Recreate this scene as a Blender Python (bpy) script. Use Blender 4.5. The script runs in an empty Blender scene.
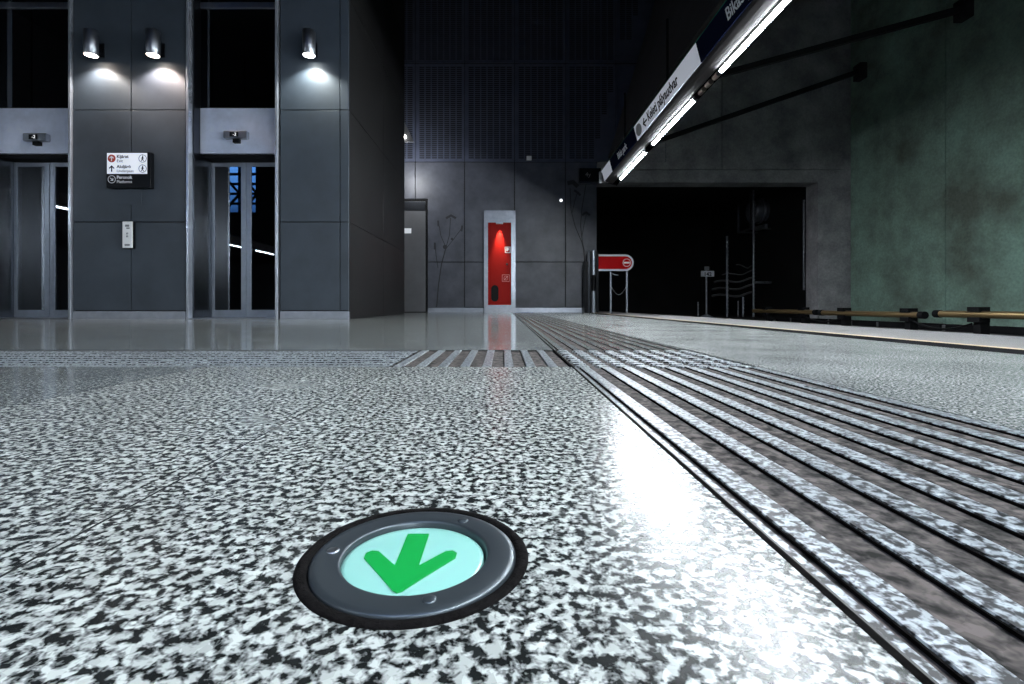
import bpy, bmesh, math, random
from mathutils import Vector, Matrix
random.seed(7)
S = bpy.context.scene
COL = S.collection
PI = math.pi
F, CX, HZ, H = 493.0, 503.0, 305.0, 0.2          # lens in pixels, vanishing point, eye height

def X(px, Y): return (px - CX) * Y / F           # reading of the photo at a known distance
def Z(py, Y): return H + (HZ - py) * Y / F
YW, YB = 7.0, 13.2                                # lift front, back wall
XE, XW = 3.3, 9.29                                # platform edge, green side wall
LEDGE = -0.2

# ------------------------------------------------------------------ helpers
class MB:
    def __init__(s): s.v = []; s.f = []; s.smooth = set()
    def face(s, pts, smooth=False):
        i = len(s.v); s.v += [Vector(p) for p in pts]
        if smooth: s.smooth.add(len(s.f))
        s.f.append(list(range(i, i + len(pts))))
    def add(s, v, f, smooth=False):
        i = len(s.v); s.v += [Vector(p) for p in v]
        for q in f:
            if smooth: s.smooth.add(len(s.f))
            s.f.append([i + k for k in q])
        return s
    def box(s, x0, x1, y0, y1, z0, z1, b=0.0):
        x0, x1 = sorted((x0, x1)); y0, y1 = sorted((y0, y1)); z0, z1 = sorted((z0, z1))
        if b > 0:
            bm = bmesh.new(); bmesh.ops.create_cube(bm, size=1)
            for v in bm.verts:
                v.co = Vector(((x0+x1)/2 + v.co.x*(x1-x0), (y0+y1)/2 + v.co.y*(y1-y0), (z0+z1)/2 + v.co.z*(z1-z0)))
            bmesh.ops.bevel(bm, geom=bm.edges[:], offset=b, segments=2, affect='EDGES', profile=.5)
            bm.verts.index_update()
            s.add([v.co.copy() for v in bm.verts], [[v.index for v in f.verts] for f in bm.faces]); bm.free()
            return s
        v = [(x0,y0,z0),(x1,y0,z0),(x1,y1,z0),(x0,y1,z0),(x0,y0,z1),(x1,y0,z1),(x1,y1,z1),(x0,y1,z1)]
        return s.add(v, [(3,2,1,0),(4,5,6,7),(0,1,5,4),(1,2,6,5),(2,3,7,6),(3,0,4,7)])
    def prism(s, pts, axis, a, b, smooth=False):
        """polygon extruded along an axis; pts are the two other coordinates (x: y,z / y: x,z / z: x,y)"""
        def p3(p, t): return {'x': (t,p[0],p[1]), 'y': (p[0],t,p[1]), 'z': (p[0],p[1],t)}[axis]
        n = len(pts); v = [p3(p, a) for p in pts] + [p3(p, b) for p in pts]
        s.add(v, [list(range(n))[::-1], list(range(n, 2*n))])
        s.add(v, [(i, (i+1) % n, n + (i+1) % n, n + i) for i in range(n)], smooth)
        return s
    def tube(s, pts, r, n=12, caps=True, r2=None):
        pts = [Vector(p) for p in pts]; m = len(pts); v = []
        for i, p in enumerate(pts):
            d = (pts[min(i+1, m-1)] - pts[max(i-1, 0)]).normalized()
            up = Vector((0,0,1)) if abs(d.z) < .95 else Vector((1,0,0))
            a = d.cross(up).normalized(); b = d.cross(a).normalized()
            rr = r if r2 is None else r + (r2 - r) * i / (m - 1)
            v += [p + a*rr*math.cos(2*PI*k/n) + b*rr*math.sin(2*PI*k/n) for k in range(n)]
        f = [(i*n+k, i*n+(k+1) % n, (i+1)*n+(k+1) % n, (i+1)*n+k) for i in range(m-1) for k in range(n)]
        s.add(v, f, True)
        if caps: s.add(v, [list(range(n))[::-1], list(range((m-1)*n, m*n))])
        return s
    def lathe(s, c, prof, n=48, axis='z', smooth=True):
        v = []; c = Vector(c)
        for r, h in prof:
            for k in range(n):
                a = 2*PI*k/n
                d = {'z': (r*math.cos(a), r*math.sin(a), h), 'y': (r*math.cos(a), h, r*math.sin(a)), 'x': (h, r*math.cos(a), r*math.sin(a))}[axis]
                v.append(c + Vector(d))
        m = len(prof)
        s.add(v, [(i*n+k, i*n+(k+1) % n, (i+1)*n+(k+1) % n, (i+1)*n+k) for i in range(m-1) for k in range(n)], smooth)
        s.add(v, [list(range(n))[::-1], list(range((m-1)*n, m*n))])
        return s
    def strip(s, pts, w, Y, w2=None, dep=.003):
        """a painted line in a plane y = Y"""
        m = len(pts)
        for i in range(m-1):
            a, b = Vector((pts[i][0], pts[i][1])), Vector((pts[i+1][0], pts[i+1][1]))
            d = (b-a).normalized(); q = Vector((-d.y, d.x))
            wa = (w if w2 is None else w + (w2-w)*i/(m-1))/2; wb = (w if w2 is None else w + (w2-w)*(i+1)/(m-1))/2
            a -= d*wa*.5; b += d*wb*.5
            P = [a-q*wa, b-q*wb, b+q*wb, a+q*wa]
            s.prism([(p.x, p.y) for p in P], 'y', Y-dep, Y)
        return s
    def build(s, name, mat, parent=None, bevel=0):
        me = bpy.data.meshes.new(name)
        off = Vector((0,0,0)); p = parent
        while p: off += p.location; p = p.parent
        me.from_pydata([v - off for v in s.v], [], s.f)
        bm = bmesh.new(); bm.from_mesh(me)
        sm = [f.index in s.smooth for f in bm.faces]
        for f, t in zip(bm.faces, sm): f.smooth = t
        bmesh.ops.recalc_face_normals(bm, faces=bm.faces[:])
        bm.to_mesh(me); bm.free()
        if mat: me.materials.append(mat)
        o = bpy.data.objects.new(name, me); COL.objects.link(o)
        if parent: o.parent = parent
        if bevel:
            md = o.modifiers.new('b', 'BEVEL'); md.width = bevel; md.segments = 2; md.limit_method = 'ANGLE'
        return o

def thing(name, label, cat, loc, group=None):
    o = bpy.data.objects.new(name, None); COL.objects.link(o); o.location = loc; o.empty_display_size = .1
    o['label'] = label; o['category'] = cat
    if group: o['group'] = group
    return o
def struct(o):
    o['kind'] = 'structure'; return o
def copy_tree(o, parent=None, rename=None):
    c = o.copy(); COL.objects.link(c)
    if parent: c.parent = parent
    for ch in list(o.children): copy_tree(ch, c)
    return c
def text(name, body, mat, parent, M, size, align='LEFT', bold=0.0, depth=.001):
    cu = bpy.data.curves.new(name, 'FONT'); cu.body = body; cu.size = size; cu.align_x = align; cu.align_y = 'BOTTOM_BASELINE'
    cu.extrude = depth; cu.offset = bold
    t = bpy.data.objects.new(name, cu); COL.objects.link(t)
    dg = bpy.context.evaluated_depsgraph_get(); me = bpy.data.meshes.new_from_object(t.evaluated_get(dg))
    bpy.data.objects.remove(t); me.transform(M)
    off = Vector((0,0,0)); p = parent
    while p: off += p.location; p = p.parent
    me.transform(Matrix.Translation(-off)); me.materials.clear(); me.materials.append(mat)
    o = bpy.data.objects.new(name, me); COL.objects.link(o); o.parent = parent
    return o
def facing_cam(x, Y, z):      # text plane facing -Y
    return Matrix.Translation((x, Y, z)) @ Matrix.Rotation(PI/2, 4, 'X')

# ------------------------------------------------------------------ materials
def newmat(name):
    m = bpy.data.materials.new(name); m.use_nodes = True
    nt = m.node_tree; return m, nt, nt.nodes['Principled BSDF']
def simple(name, col, rough=.5, metal=0, noise=0, nscale=6, emit=None, estr=0, spec=.5, bump=0):
    m, nt, b = newmat(name)
    b.inputs['Base Color'].default_value = (*col, 1); b.inputs['Roughness'].default_value = rough
    b.inputs['Metallic'].default_value = metal; b.inputs['Specular IOR Level'].default_value = spec
    if emit:
        b.inputs['Emission Color'].default_value = (*emit, 1); b.inputs['Emission Strength'].default_value = estr
    if noise or bump:
        tc = nt.nodes.new('ShaderNodeTexCoord'); n = nt.nodes.new('ShaderNodeTexNoise')
        n.inputs['Scale'].default_value = nscale; n.inputs['Detail'].default_value = 6; n.inputs['Roughness'].default_value = .6
        nt.links.new(tc.outputs['Object'], n.inputs['Vector'])
        if noise:
            r = nt.nodes.new('ShaderNodeMapRange'); r.inputs['From Min'].default_value = .3; r.inputs['From Max'].default_value = .7
            r.inputs['To Min'].default_value = 1-noise; r.inputs['To Max'].default_value = 1+noise
            nt.links.new(n.outputs['Fac'], r.inputs['Value'])
            mx = nt.nodes.new('ShaderNodeVectorMath'); mx.operation = 'SCALE'; mx.inputs[0].default_value = col
            nt.links.new(r.outputs[0], mx.inputs['Scale']); nt.links.new(mx.outputs[0], b.inputs['Base Color'])
        if bump:
            bp = nt.nodes.new('ShaderNodeBump'); bp.inputs['Strength'].default_value = bump; bp.inputs['Distance'].default_value = .01
            nt.links.new(n.outputs['Fac'], bp.inputs['Height']); nt.links.new(bp.outputs[0], b.inputs['Normal'])
    return m

def granite(name, light, mid, dark, scale, lo, hi, rough, joints=True, spec=.5, tone=1.0):
    m, nt, b = newmat(name); N = nt.nodes; L = nt.links
    tc = N.new('ShaderNodeTexCoord')
    # slight warp so grains look crystalline
    n1 = N.new('ShaderNodeTexNoise'); n1.inputs['Scale'].default_value = scale; n1.inputs['Detail'].default_value = 2.6; n1.inputs['Roughness'].default_value = .62
    n1.inputs['Distortion'].default_value = .25
    L.new(tc.outputs['Object'], n1.inputs['Vector'])
    r1 = N.new('ShaderNodeValToRGB'); e = r1.color_ramp.elements
    e[0].position = lo; e[0].color = (*dark, 1); e[1].position = hi; e[1].color = (*light, 1)
    k = e.new((lo + hi) / 2); k.color = (*mid, 1)
    L.new(n1.outputs['Fac'], r1.inputs['Fac'])
    n2 = N.new('ShaderNodeTexVoronoi'); n2.inputs['Scale'].default_value = scale * 1.1
    L.new(tc.outputs['Object'], n2.inputs['Vector'])
    hsv = N.new('ShaderNodeMapRange'); hsv.inputs['To Min'].default_value = .72 * tone; hsv.inputs['To Max'].default_value = 1.12 * tone
    sep0 = N.new('ShaderNodeSeparateColor'); L.new(n2.outputs['Color'], sep0.inputs[0]); L.new(sep0.outputs[0], hsv.inputs['Value'])
    mul = N.new('ShaderNodeVectorMath'); mul.operation = 'SCALE'; L.new(r1.outputs[0], mul.inputs[0]); L.new(hsv.outputs[0], mul.inputs['Scale'])
    # broad dirt
    n3 = N.new('ShaderNodeTexNoise'); n3.inputs['Scale'].default_value = 3.0; n3.inputs['Detail'].default_value = 4
    L.new(tc.outputs['Object'], n3.inputs['Vector'])
    mr = N.new('ShaderNodeMapRange'); mr.inputs['From Min'].default_value = .3; mr.inputs['From Max'].default_value = .7
    mr.inputs['To Min'].default_value = .82; mr.inputs['To Max'].default_value = 1.1
    L.new(n3.outputs['Fac'], mr.inputs['Value'])
    mul2 = N.new('ShaderNodeVectorMath'); mul2.operation = 'SCALE'; L.new(mul.outputs[0], mul2.inputs[0]); L.new(mr.outputs[0], mul2.inputs['Scale'])
    out = mul2.outputs[0]
    if joints:
        sx = N.new('ShaderNodeSeparateXYZ'); L.new(tc.outputs['Object'], sx.inputs[0])
        def line(sock, off, per, w):
            a = N.new('ShaderNodeMath'); a.operation = 'SUBTRACT'; L.new(sock, a.inputs[0]); a.inputs[1].default_value = off - per/2
            p = N.new('ShaderNodeMath'); p.operation = 'FLOORED_MODULO'; L.new(a.outputs[0], p.inputs[0]); p.inputs[1].default_value = per
            q = N.new('ShaderNodeMath'); q.operation = 'SUBTRACT'; L.new(p.outputs[0], q.inputs[0]); q.inputs[1].default_value = per/2
            c = N.new('ShaderNodeMath'); c.operation = 'ABSOLUTE'; L.new(q.outputs[0], c.inputs[0])
            g = N.new('ShaderNodeMath'); g.operation = 'LESS_THAN'; L.new(c.outputs[0], g.inputs[0]); g.inputs[1].default_value = w
            return g.outputs[0]
        lx = line(sx.outputs[0], -.37, .6, .0016); ly = line(sx.outputs[1], .99, 1.2, .0009)
        mxm = N.new('ShaderNodeMath'); mxm.operation = 'MAXIMUM'; L.new(lx, mxm.inputs[0]); L.new(ly, mxm.inputs[1])
        mix = N.new('ShaderNodeMix'); mix.data_type = 'RGBA'; L.new(mxm.outputs[0], mix.inputs['Factor'])
        L.new(out, mix.inputs[6]); mix.inputs[7].default_value = (.03,.03,.03,1); out = mix.outputs[2]
    L.new(out, b.inputs['Base Color'])
    rr = N.new('ShaderNodeMapRange'); rr.inputs['To Min'].default_value = rough * .7; rr.inputs['To Max'].default_value = rough * 1.4
    L.new(n3.outputs['Fac'], rr.inputs['Value']); L.new(rr.outputs[0], b.inputs['Roughness'])
    b.inputs['Specular IOR Level'].default_value = spec
    return m

def glass(name, tint, keep):
    m = bpy.data.materials.new(name); m.use_nodes = True; nt = m.node_tree; nt.nodes.clear()
    o = nt.nodes.new('ShaderNodeOutputMaterial'); t = nt.nodes.new('ShaderNodeBsdfTransparent'); g = nt.nodes.new('ShaderNodeBsdfGlossy')
    fr = nt.nodes.new('ShaderNodeFresnel'); fr.inputs['IOR'].default_value = 1.55; mx = nt.nodes.new('ShaderNodeMixShader')
    ad = nt.nodes.new('ShaderNodeMath'); ad.operation = 'ADD'; ad.inputs[1].default_value = keep; ad.use_clamp = True
    t.inputs['Color'].default_value = (*tint, 1); g.inputs['Roughness'].default_value = .01; g.inputs['Color'].default_value = (.9,.95,1,1)
    nt.links.new(fr.outputs[0], ad.inputs[0]); nt.links.new(ad.outputs[0], mx.inputs[0]); nt.links.new(t.outputs[0], mx.inputs[1]); nt.links.new(g.outputs[0], mx.inputs[2])
    nt.links.new(mx.outputs[0], o.inputs[0]); return m

def concrete(name, a, b_, scale=1.1, rough=.8):
    m, nt, b = newmat(name); N = nt.nodes; L = nt.links
    tc = N.new('ShaderNodeTexCoord'); n = N.new('ShaderNodeTexNoise'); n.inputs['Scale'].default_value = scale; n.inputs['Detail'].default_value = 9; n.inputs['Roughness'].default_value = .62
    L.new(tc.outputs['Object'], n.inputs['Vector'])
    r = N.new('ShaderNodeValToRGB'); e = r.color_ramp.elements; e[0].position = .34; e[0].color = (*a, 1); e[1].position = .66; e[1].color = (*b_, 1)
    L.new(n.outputs['Fac'], r.inputs['Fac'])
    n2 = N.new('ShaderNodeTexNoise'); n2.inputs['Scale'].default_value = 22; n2.inputs['Detail'].default_value = 5; L.new(tc.outputs['Object'], n2.inputs['Vector'])
    mr = N.new('ShaderNodeMapRange'); mr.inputs['From Min'].default_value = .3; mr.inputs['From Max'].default_value = .7; mr.inputs['To Min'].default_value = .85; mr.inputs['To Max'].default_value = 1.15
    L.new(n2.outputs['Fac'], mr.inputs['Value'])
    v = N.new('ShaderNodeVectorMath'); v.operation = 'SCALE'; L.new(r.outputs[0], v.inputs[0]); L.new(mr.outputs[0], v.inputs['Scale'])
    L.new(v.outputs[0], b.inputs['Base Color']); b.inputs['Roughness'].default_value = rough
    bp = N.new('ShaderNodeBump'); bp.inputs['Strength'].default_value = .25; bp.inputs['Distance'].default_value = .02
    L.new(n2.outputs['Fac'], bp.inputs['Height']); L.new(bp.outputs[0], b.inputs['Normal'])
    return m

def emission(name, col, s):
    m = bpy.data.materials.new(name); m.use_nodes = True; nt = m.node_tree; nt.nodes.clear()
    o = nt.nodes.new('ShaderNodeOutputMaterial'); e = nt.nodes.new('ShaderNodeEmission'); e.inputs[0].default_value = (*col, 1); e.inputs[1].default_value = s
    nt.links.new(e.outputs[0], o.inputs[0]); return m

M = {}
M['floor'] = granite('polished speckled granite', (.46,.487,.462), (.19,.20,.195), (.012,.014,.014), 110, .43, .57, .24, True, .2)
M['fine'] = granite('fine speckled granite', (.40,.42,.41), (.20,.21,.208), (.02,.022,.022), 165, .43, .57, .22, True, .2)
M['polish'] = granite('darker polished granite', (.44,.47,.455), (.18,.195,.19), (.012,.013,.013), 140, .43, .58, .12, True, .5)
M['joint_and_shade'] = simple('black joint and ridge shade', (.007,.0065,.0065), .95, 0, .5, 90, spec=0)  # black for the open joint and the painted ridge shade
M['ridge'] = granite('granite ridge', (.38,.42,.44), (.17,.185,.2), (.012,.013,.015), 105, .43, .57, .3, True, .2)
M['groove'] = granite('flamed granite groove', (.12,.103,.096), (.062,.055,.052), (.016,.015,.014), 60, .36, .62, .85, False, .1)
M['edge'] = granite('platform edge granite', (.25,.242,.245), (.15,.146,.148), (.10,.10,.10), 240, .40, .60, .5, False, .3)
M['clad'] = simple('dark fibre cement', (.043,.055,.072), .5, 0, .22, 1.7, bump=.06)
M['cladback'] = simple('dark slate cement', (.062,.067,.086), .45, 0, .34, 2.2, bump=.06)
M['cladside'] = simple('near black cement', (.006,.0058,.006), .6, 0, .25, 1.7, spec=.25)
M['doorleaf'] = simple('grey painted door', (.13,.132,.14), .38, .4, .08, 4)
M['tray'] = simple('light-absorbing lamp tray', (.0004,.0004,.0004), 1, spec=0)  # almost no colour, so the tray stays dark beside the tube
M['gap'] = simple('joint shadow backing', (.012,.012,.014), .9)
M['steel'] = simple('brushed steel', (.62,.67,.77), .24, .72, .12, 9, bump=.02)
M['steeldark'] = simple('dark steel', (.06,.065,.075), .3, 1, .1, 7)
M['steelmid'] = simple('grey satin steel', (.36,.38,.42), .34, 1, .1, 7)
M['doorframe'] = simple('satin lift door frame', (.36,.40,.47), .36, .75, .1, 7)
M['transom'] = simple('soft brushed steel sheet', (.72,.78,.96), .3, .35, .1, 5, bump=.03)
M['liftglass'] = glass('tinted lift glass', (.10,.12,.15), .12)
M['glass'] = glass('clear glazing', (.9,.94,1), .0)
M['black'] = simple('matt black', (.005,.005,.006), .6, spec=.15)
M['blackgloss'] = simple('black lacquer', (.006,.007,.009), .3, spec=.15)
M['navy'] = simple('dark navy sign film', (.005,.007,.02), .8, spec=0)
M['white'] = simple('white sign film', (.68,.71,.78), .4)
M['beamwhite'] = simple('white station sign with glow', (.68,.71,.78), .4, emit=(.8,.85,1), estr=.10)  # small glow added to lift the panels where hall light falls short
M['litwhite'] = simple('backlit white sign face', (.8,.83,.9), .35, emit=(.8,.86,1), estr=.22)
M['whitebright'] = simple('bright white enamel', (.85,.87,.9), .35)
M['red'] = simple('red enamel', (.27,.010,.008), .4, spec=.08)
M['redsign'] = simple('bright red film', (.50,.003,.005), .5, spec=.08)
M['rust'] = simple('sign red', (.45,.05,.035), .5)
M['greyicon'] = simple('grey icon', (.2,.21,.23), .5)
M['greenedge'] = simple('green glass edge', (.02,.16,.11), .2)
M['shaft'] = simple('lift shaft black', (.008,.009,.012), .7)
M['perf'] = simple('navy perforated metal', (.062,.072,.11), .5, .1, .18, 3)
M['void'] = simple('void behind perforations', (.006,.006,.008), .9)
M['slab'] = concrete('black sloped concrete', (.010,.010,.012), (.018,.018,.022))
M['ceil'] = concrete('dark concrete ceiling', (.010,.011,.014), (.018,.019,.024))
M['conc'] = concrete('grey concrete', (.22,.22,.235), (.46,.455,.475), 1.3)
M['green'] = concrete('greenish concrete', (.14,.17,.14), (.33,.52,.43), .75)
M['tunnel'] = concrete('near black tunnel concrete', (.006,.006,.007), (.012,.012,.013))  # near-black throughout, for tunnel walls and ledge
M['bed'] = concrete('track bed', (.015,.014,.013), (.035,.033,.03))
M['rubber'] = simple('black rubber strip', (.010,.010,.011), .95, spec=0)
M['tan'] = simple('tan guide line', (.44,.33,.21), .6)
M['gold'] = simple('brass coloured tube', (.40,.28,.14), .38, .85)
M['galv'] = simple('galvanised steel', (.33,.35,.40), .45, .7, .3, 14)
M['cable'] = simple('black cable sheath', (.10,.10,.11), .4)
M['housing'] = simple('anodised lamp housing', (.03,.028,.029), .6, 0, spec=.06)
M['tube'] = emission('fluorescent tube', (.88,.95,1), 265)
M['tubemid'] = emission('fluorescent tube hall', (.86,.94,1), 45)
M['tubeleft'] = emission('fluorescent tube far platform', (.80,.90,1), 26)
M['copper'] = simple('tube connector metal', (.45,.36,.32), .35, .9)
M['paint'] = simple('faded black paint', (.022,.023,.028), .7)
M['gasket'] = simple('black rubber gasket', (.006,.0055,.0055), .9, 0, .4, 120, bump=.5, spec=.04)
M['ring'] = simple('dark anodised ring', (.07,.085,.097), .36, .7)
M['lens'] = simple('mint backlit lens', (.20,.42,.38), .3, emit=(.34,.84,.74), estr=.075)
M['arrow'] = simple('green arrow', (.0,.20,.035), .4, emit=(.0,.42,.06), estr=.15)
M['warm'] = emission('warm lamp lens', (1,.86,.72), 14)
M['cool'] = emission('neutral lamp lens', (.95,1,.97), 14)
M['fill_pend'] = emission('fill pendant lens', (.9,.96,1), 10)  # lens glow of the added fill pendants
M['led'] = emission('small white light', (.9,.95,1), 1.5)
M['screen'] = emission('indicator digits', (.9,.95,1), .6)

# ------------------------------------------------------------------ platform floor
XL, YF, YR = -18.0, -14.0, 22.0
J0, J1, J2 = -.37, .225, .825                    # tile joints across
B0, B1 = 1.59, 2.19                              # tactile band
LX, LY, LR = -.0698, .393, .0896                 # floor light
fm = MB()
def slab(mb, x0, x1, y0, y1, z=0.0): mb.box(x0, x1, y0, y1, -.06, z)
slab(fm, J0-.6, J0, YF, B0)
pm = MB(); slab(pm, XL, J0-.6, YF, B0); slab(pm, XL, J0, B1, YR); slab(pm, J0, J1-.0025, B1, YB)
# centre strip with the round cut-out for the lamp
slab(fm, J0, J1-.0025, YF, LY-.15); slab(fm, J0, J1-.0025, LY+.15, B0)
sq = []; n = 96
x0, x1, y0, y1 = J0, J1-.0025, LY-.15, LY+.15
outer, inner = [], []
for k in range(n):
    a = 2*PI*k/n; c, s_ = math.cos(a), math.sin(a)
    inner.append((LX + (LR-.004)*c, LY + (LR-.004)*s_, 0))
    tx = ((x1-LX)/c if c > 1e-9 else (x0-LX)/c if c < -1e-9 else 1e9); ty = ((y1-LY)/s_ if s_ > 1e-9 else (y0-LY)/s_ if s_ < -1e-9 else 1e9)
    t = min(tx, ty); outer.append((LX + t*c, LY + t*s_, 0))
for cxy in ((x0,y0),(x1,y0),(x1,y1),(x0,y1)):    # snap nearest ray to each corner
    j = min(range(n), key=lambda q: (outer[q][0]-cxy[0])**2 + (outer[q][1]-cxy[1])**2); outer[j] = (*cxy, 0)
for k in range(n):
    k2 = (k+1) % n; fm.face([inner[k], outer[k], outer[k2], inner[k2]])
    fm.face([inner[k], inner[k2], (inner[k2][0], inner[k2][1], -.05), (inner[k][0], inner[k][1], -.05)])
rm = MB(); slab(rm, J2+.002, 2.09, YF, YB)
floor = struct(fm.build('floor', M['floor']))
pm.build('polished_paving', M['polish'], floor); rm.build('fine_paving', M['fine'], floor)
# tactile paving
def ridges_y(xs, w, ya, yb, h0=-.0042):
    mb = MB()
    for x in xs:
        c = .0015
        mb.prism([(x, h0), (x, -c), (x+c, 0), (x+w-c, 0), (x+w, -c), (x+w, h0)], 'y', ya, yb)
    return mb
gm = MB()
for ya, yb in ((YF, B0), (B1, YB)): gm.box(J1+.004, J2+.002, ya, yb, -.06, -.0042)
gm.box(J0, J1-.0025, B0, B1, -.06, -.006); gm.box(J1+.004, J2+.002+.62, B0, B1, -.06, -.0062); gm.box(XL, J0, B0, B1, -.06, -.0042)
jm = MB(); jm.box(J1-.0035, J1+.0028, YF, YB, -.06, .0003)
jm.build('open_joint', M['joint_and_shade'], floor)
gm.build('guidance_groove', M['groove'], floor)
xs = [.249 + .0685*k for k in range(9)]
r = ridges_y(xs, .029, YF, B0); r.box(J1+.0025, J1+.014, YF, B0, -.01, -.001); r.build('guidance_strip', M['ridge'], floor)
r = ridges_y(xs, .029, B1, YB); r.box(J1+.0025, J1+.014, B1, YB, -.01, -.001); r.build('guidance_strip', M['polish'], floor)
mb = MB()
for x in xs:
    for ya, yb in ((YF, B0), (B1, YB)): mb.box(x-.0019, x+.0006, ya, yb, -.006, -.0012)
mb.build('ridge_shade', M['joint_and_shade'], floor)  # black strips paint the shaded left side of each ridge
ridges_y([J0+.012 + .0725*k for k in range(8)], .03, B0+.004, B1-.004).build('crossing_pad', M['ridge'], floor)
mb = MB()
for k in range(9):
    y = B0+.008 + .0655*k
    mb.prism([(y, -.006), (y, -.002), (y+.002, 0), (y+.036, 0), (y+.038, -.002), (y+.038, -.006)], 'x', XL, J0)
mb.build('cross_guidance_strip', M['ridge'], floor)
mb = MB()
for i in range(18):
    for j in range(9):
        mb.lathe((J1+.036+i*.0665, B0+.034+j*.0665, -.0062), [(.0245, 0), (.0235, .0042), (.020, .0060)], 14)
mb.build('attention_pad', M['ridge'], floor)
for x0_, x1_ in ((J2+.622, J2+.624),): pass
# platform edge
struct(MB().box(2.09, 2.31, YF, YR, -.06, .0006).build('trim_1', M['rubber']))
struct(MB().box(2.31, 2.37, YF, YR, -.06, .001).build('trim_2', M['tan']))
mb = MB(); mb.box(2.37, XE, YF, YR, -.12, .0); mb.box(2.0, XE-.12, YF, YR, -1.0, -.1)
struct(mb.build('floor_edge', M['edge'], bevel=.012))
mb = MB(); mb.box(XE-.3, 6.45, YF, YR, -1.1, -1.0); struct(mb.build('ground', M['bed']))
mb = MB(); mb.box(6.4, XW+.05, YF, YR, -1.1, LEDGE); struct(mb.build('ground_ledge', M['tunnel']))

# ------------------------------------------------------------------ floor light with the green arrow
t = thing('floor_light', 'round green-arrow lamp set into the granite floor near the camera', 'floor light', (LX, LY, 0))
MB().lathe((LX, LY, 0), [(.074, -.02), (.0896, -.02), (.0900, .0005), (.0885, .0020), (.0845, .0024), (.0815, .0012), (.079, -.004), (.074, -.004)], 96).build('gasket', M['gasket'], t)
rg = MB()
prof = [(.0566, -.014), (.0795, -.01), (.0798, .0010), (.0782, .0024), (.0745, .0030), (.0600, .0028), (.0580, .0024), (.0570, .0012), (.0566, -.006)]
v = []; n = 128
rg.lathe((LX, LY, 0), prof, 128)
ring = rg.build('ring', M['ring'], t)
me = ring.data; bm = bmesh.new(); bm.from_mesh(me)       # open the two end discs of the lathe
bmesh.ops.delete(bm, geom=[f for f in bm.faces if len(f.verts) > 8], context='FACES'); bm.to_mesh(me); bm.free()
gk = t.children[0].data; bm = bmesh.new(); bm.from_mesh(gk)
bmesh.ops.delete(bm, geom=[f for f in bm.faces if len(f.verts) > 8], context='FACES'); bm.to_mesh(gk); bm.free()
MB().lathe((LX-.0010, LY-.0010, 0), [(.0560, -.012), (.0556, -.0024), (.052, -.0016), (.025, -.0010), (.002, -.0008)], 96).build('lens', M['lens'], t)
# arrow pointing at the camera, built in the lens plane (tip towards -Y)
def arrow_mesh():
    w = .0085
    pts = [(-w, .036), (w, .036), (w, -.0095), (.0250, .0098), (.0300, .0105), (.0335, .0070), (.0330, .0005), (.003, -.0385), (0, -.0405),
           (-.003, -.0385), (-.0330, .0005), (-.0335, .0070), (-.0300, .0105), (-.0250, .0098), (-w, -.0095)]
    m = MB(); m.prism([(LX+(x-.0038)*1.1, LY-.0025+y*1.15) for x, y in pts], 'z', -.005, -.0003); return m
arrow_mesh().build('arrow', M['arrow'], t)
for a in (178, 60, 288):
    x, y = LX + .0665*math.cos(math.radians(a)), LY + .0665*math.sin(math.radians(a))
    s = MB().lathe((x, y, .0028), [(.0050, -.002), (.0050, .0006), (.0042, .0012), (.001, .0012)], 20).build('screw', M['steelmid'] if a == 178 else M['ring'], t)

# ------------------------------------------------------------------ lift block on the left
ZT = 11.0
def panel_row(parent, xa, xb, zs, Y, mat, th=.03, g=.006):
    for za, zb in zip(zs[:-1], zs[1:]):
        MB().box(xa+g, xb-g, Y, Y+th, za+g, zb-g, .003).build('cladding_panel', mat, parent)
ZS = [.118, 1.378, 2.968, 4.57, 6.17, 7.77, 9.37, 10.97]
P0 = (-9.10, -7.48); P1 = (X(73, YW), X(186, YW)); P2 = (X(280, YW), X(349, YW))
SIDE_Y = 10.95
lw = MB()
for a, b in (P0, P1): lw.box(a+.01, b-.01, YW+.03, YW+1.6, 0, ZT)
lw.box(P2[0]+.01, P2[1]-.015, YW+.03, SIDE_Y, 0, ZT)
lw.box(XL, P0[0], YW+.03, YW+.4, 0, ZT)
lw.box(-6.2, -2.95, YW+2.2, YB, 0, ZT)
wall_left = struct(lw.build('wall_left', M['gap']))
for a, b in (P0, P1):
    mid = (a+b)/2 if a < -7 else X(131, YW)
    panel_row(wall_left, a, mid, ZS, YW, M['clad']); panel_row(wall_left, mid, b, ZS, YW, M['clad'])
panel_row(wall_left, P2[0], X(340, YW), ZS, YW, M['clad']); panel_row(wall_left, X(340, YW), P2[1], ZS, YW, M['clad'])
for k in range(10): panel_row(wall_left, XL + k*.89, XL + (k+1)*.89, ZS, YW, M['clad'])
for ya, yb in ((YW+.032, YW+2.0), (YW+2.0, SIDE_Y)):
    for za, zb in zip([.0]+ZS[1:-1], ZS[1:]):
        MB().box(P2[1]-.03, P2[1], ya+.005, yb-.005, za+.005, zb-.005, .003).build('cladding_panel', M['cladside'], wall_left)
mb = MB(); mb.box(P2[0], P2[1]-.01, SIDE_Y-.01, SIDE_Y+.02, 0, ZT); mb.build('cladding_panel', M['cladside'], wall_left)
for i, (a, b) in enumerate((P0, P1, P2)):
    struct(MB().box(a+.004, b-.002, YW-.012, YW+.03, 0.0, .112, .004).build(['baseboard_left', 'baseboard_middle', 'baseboard_pillar'][i], M['steel']))

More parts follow.
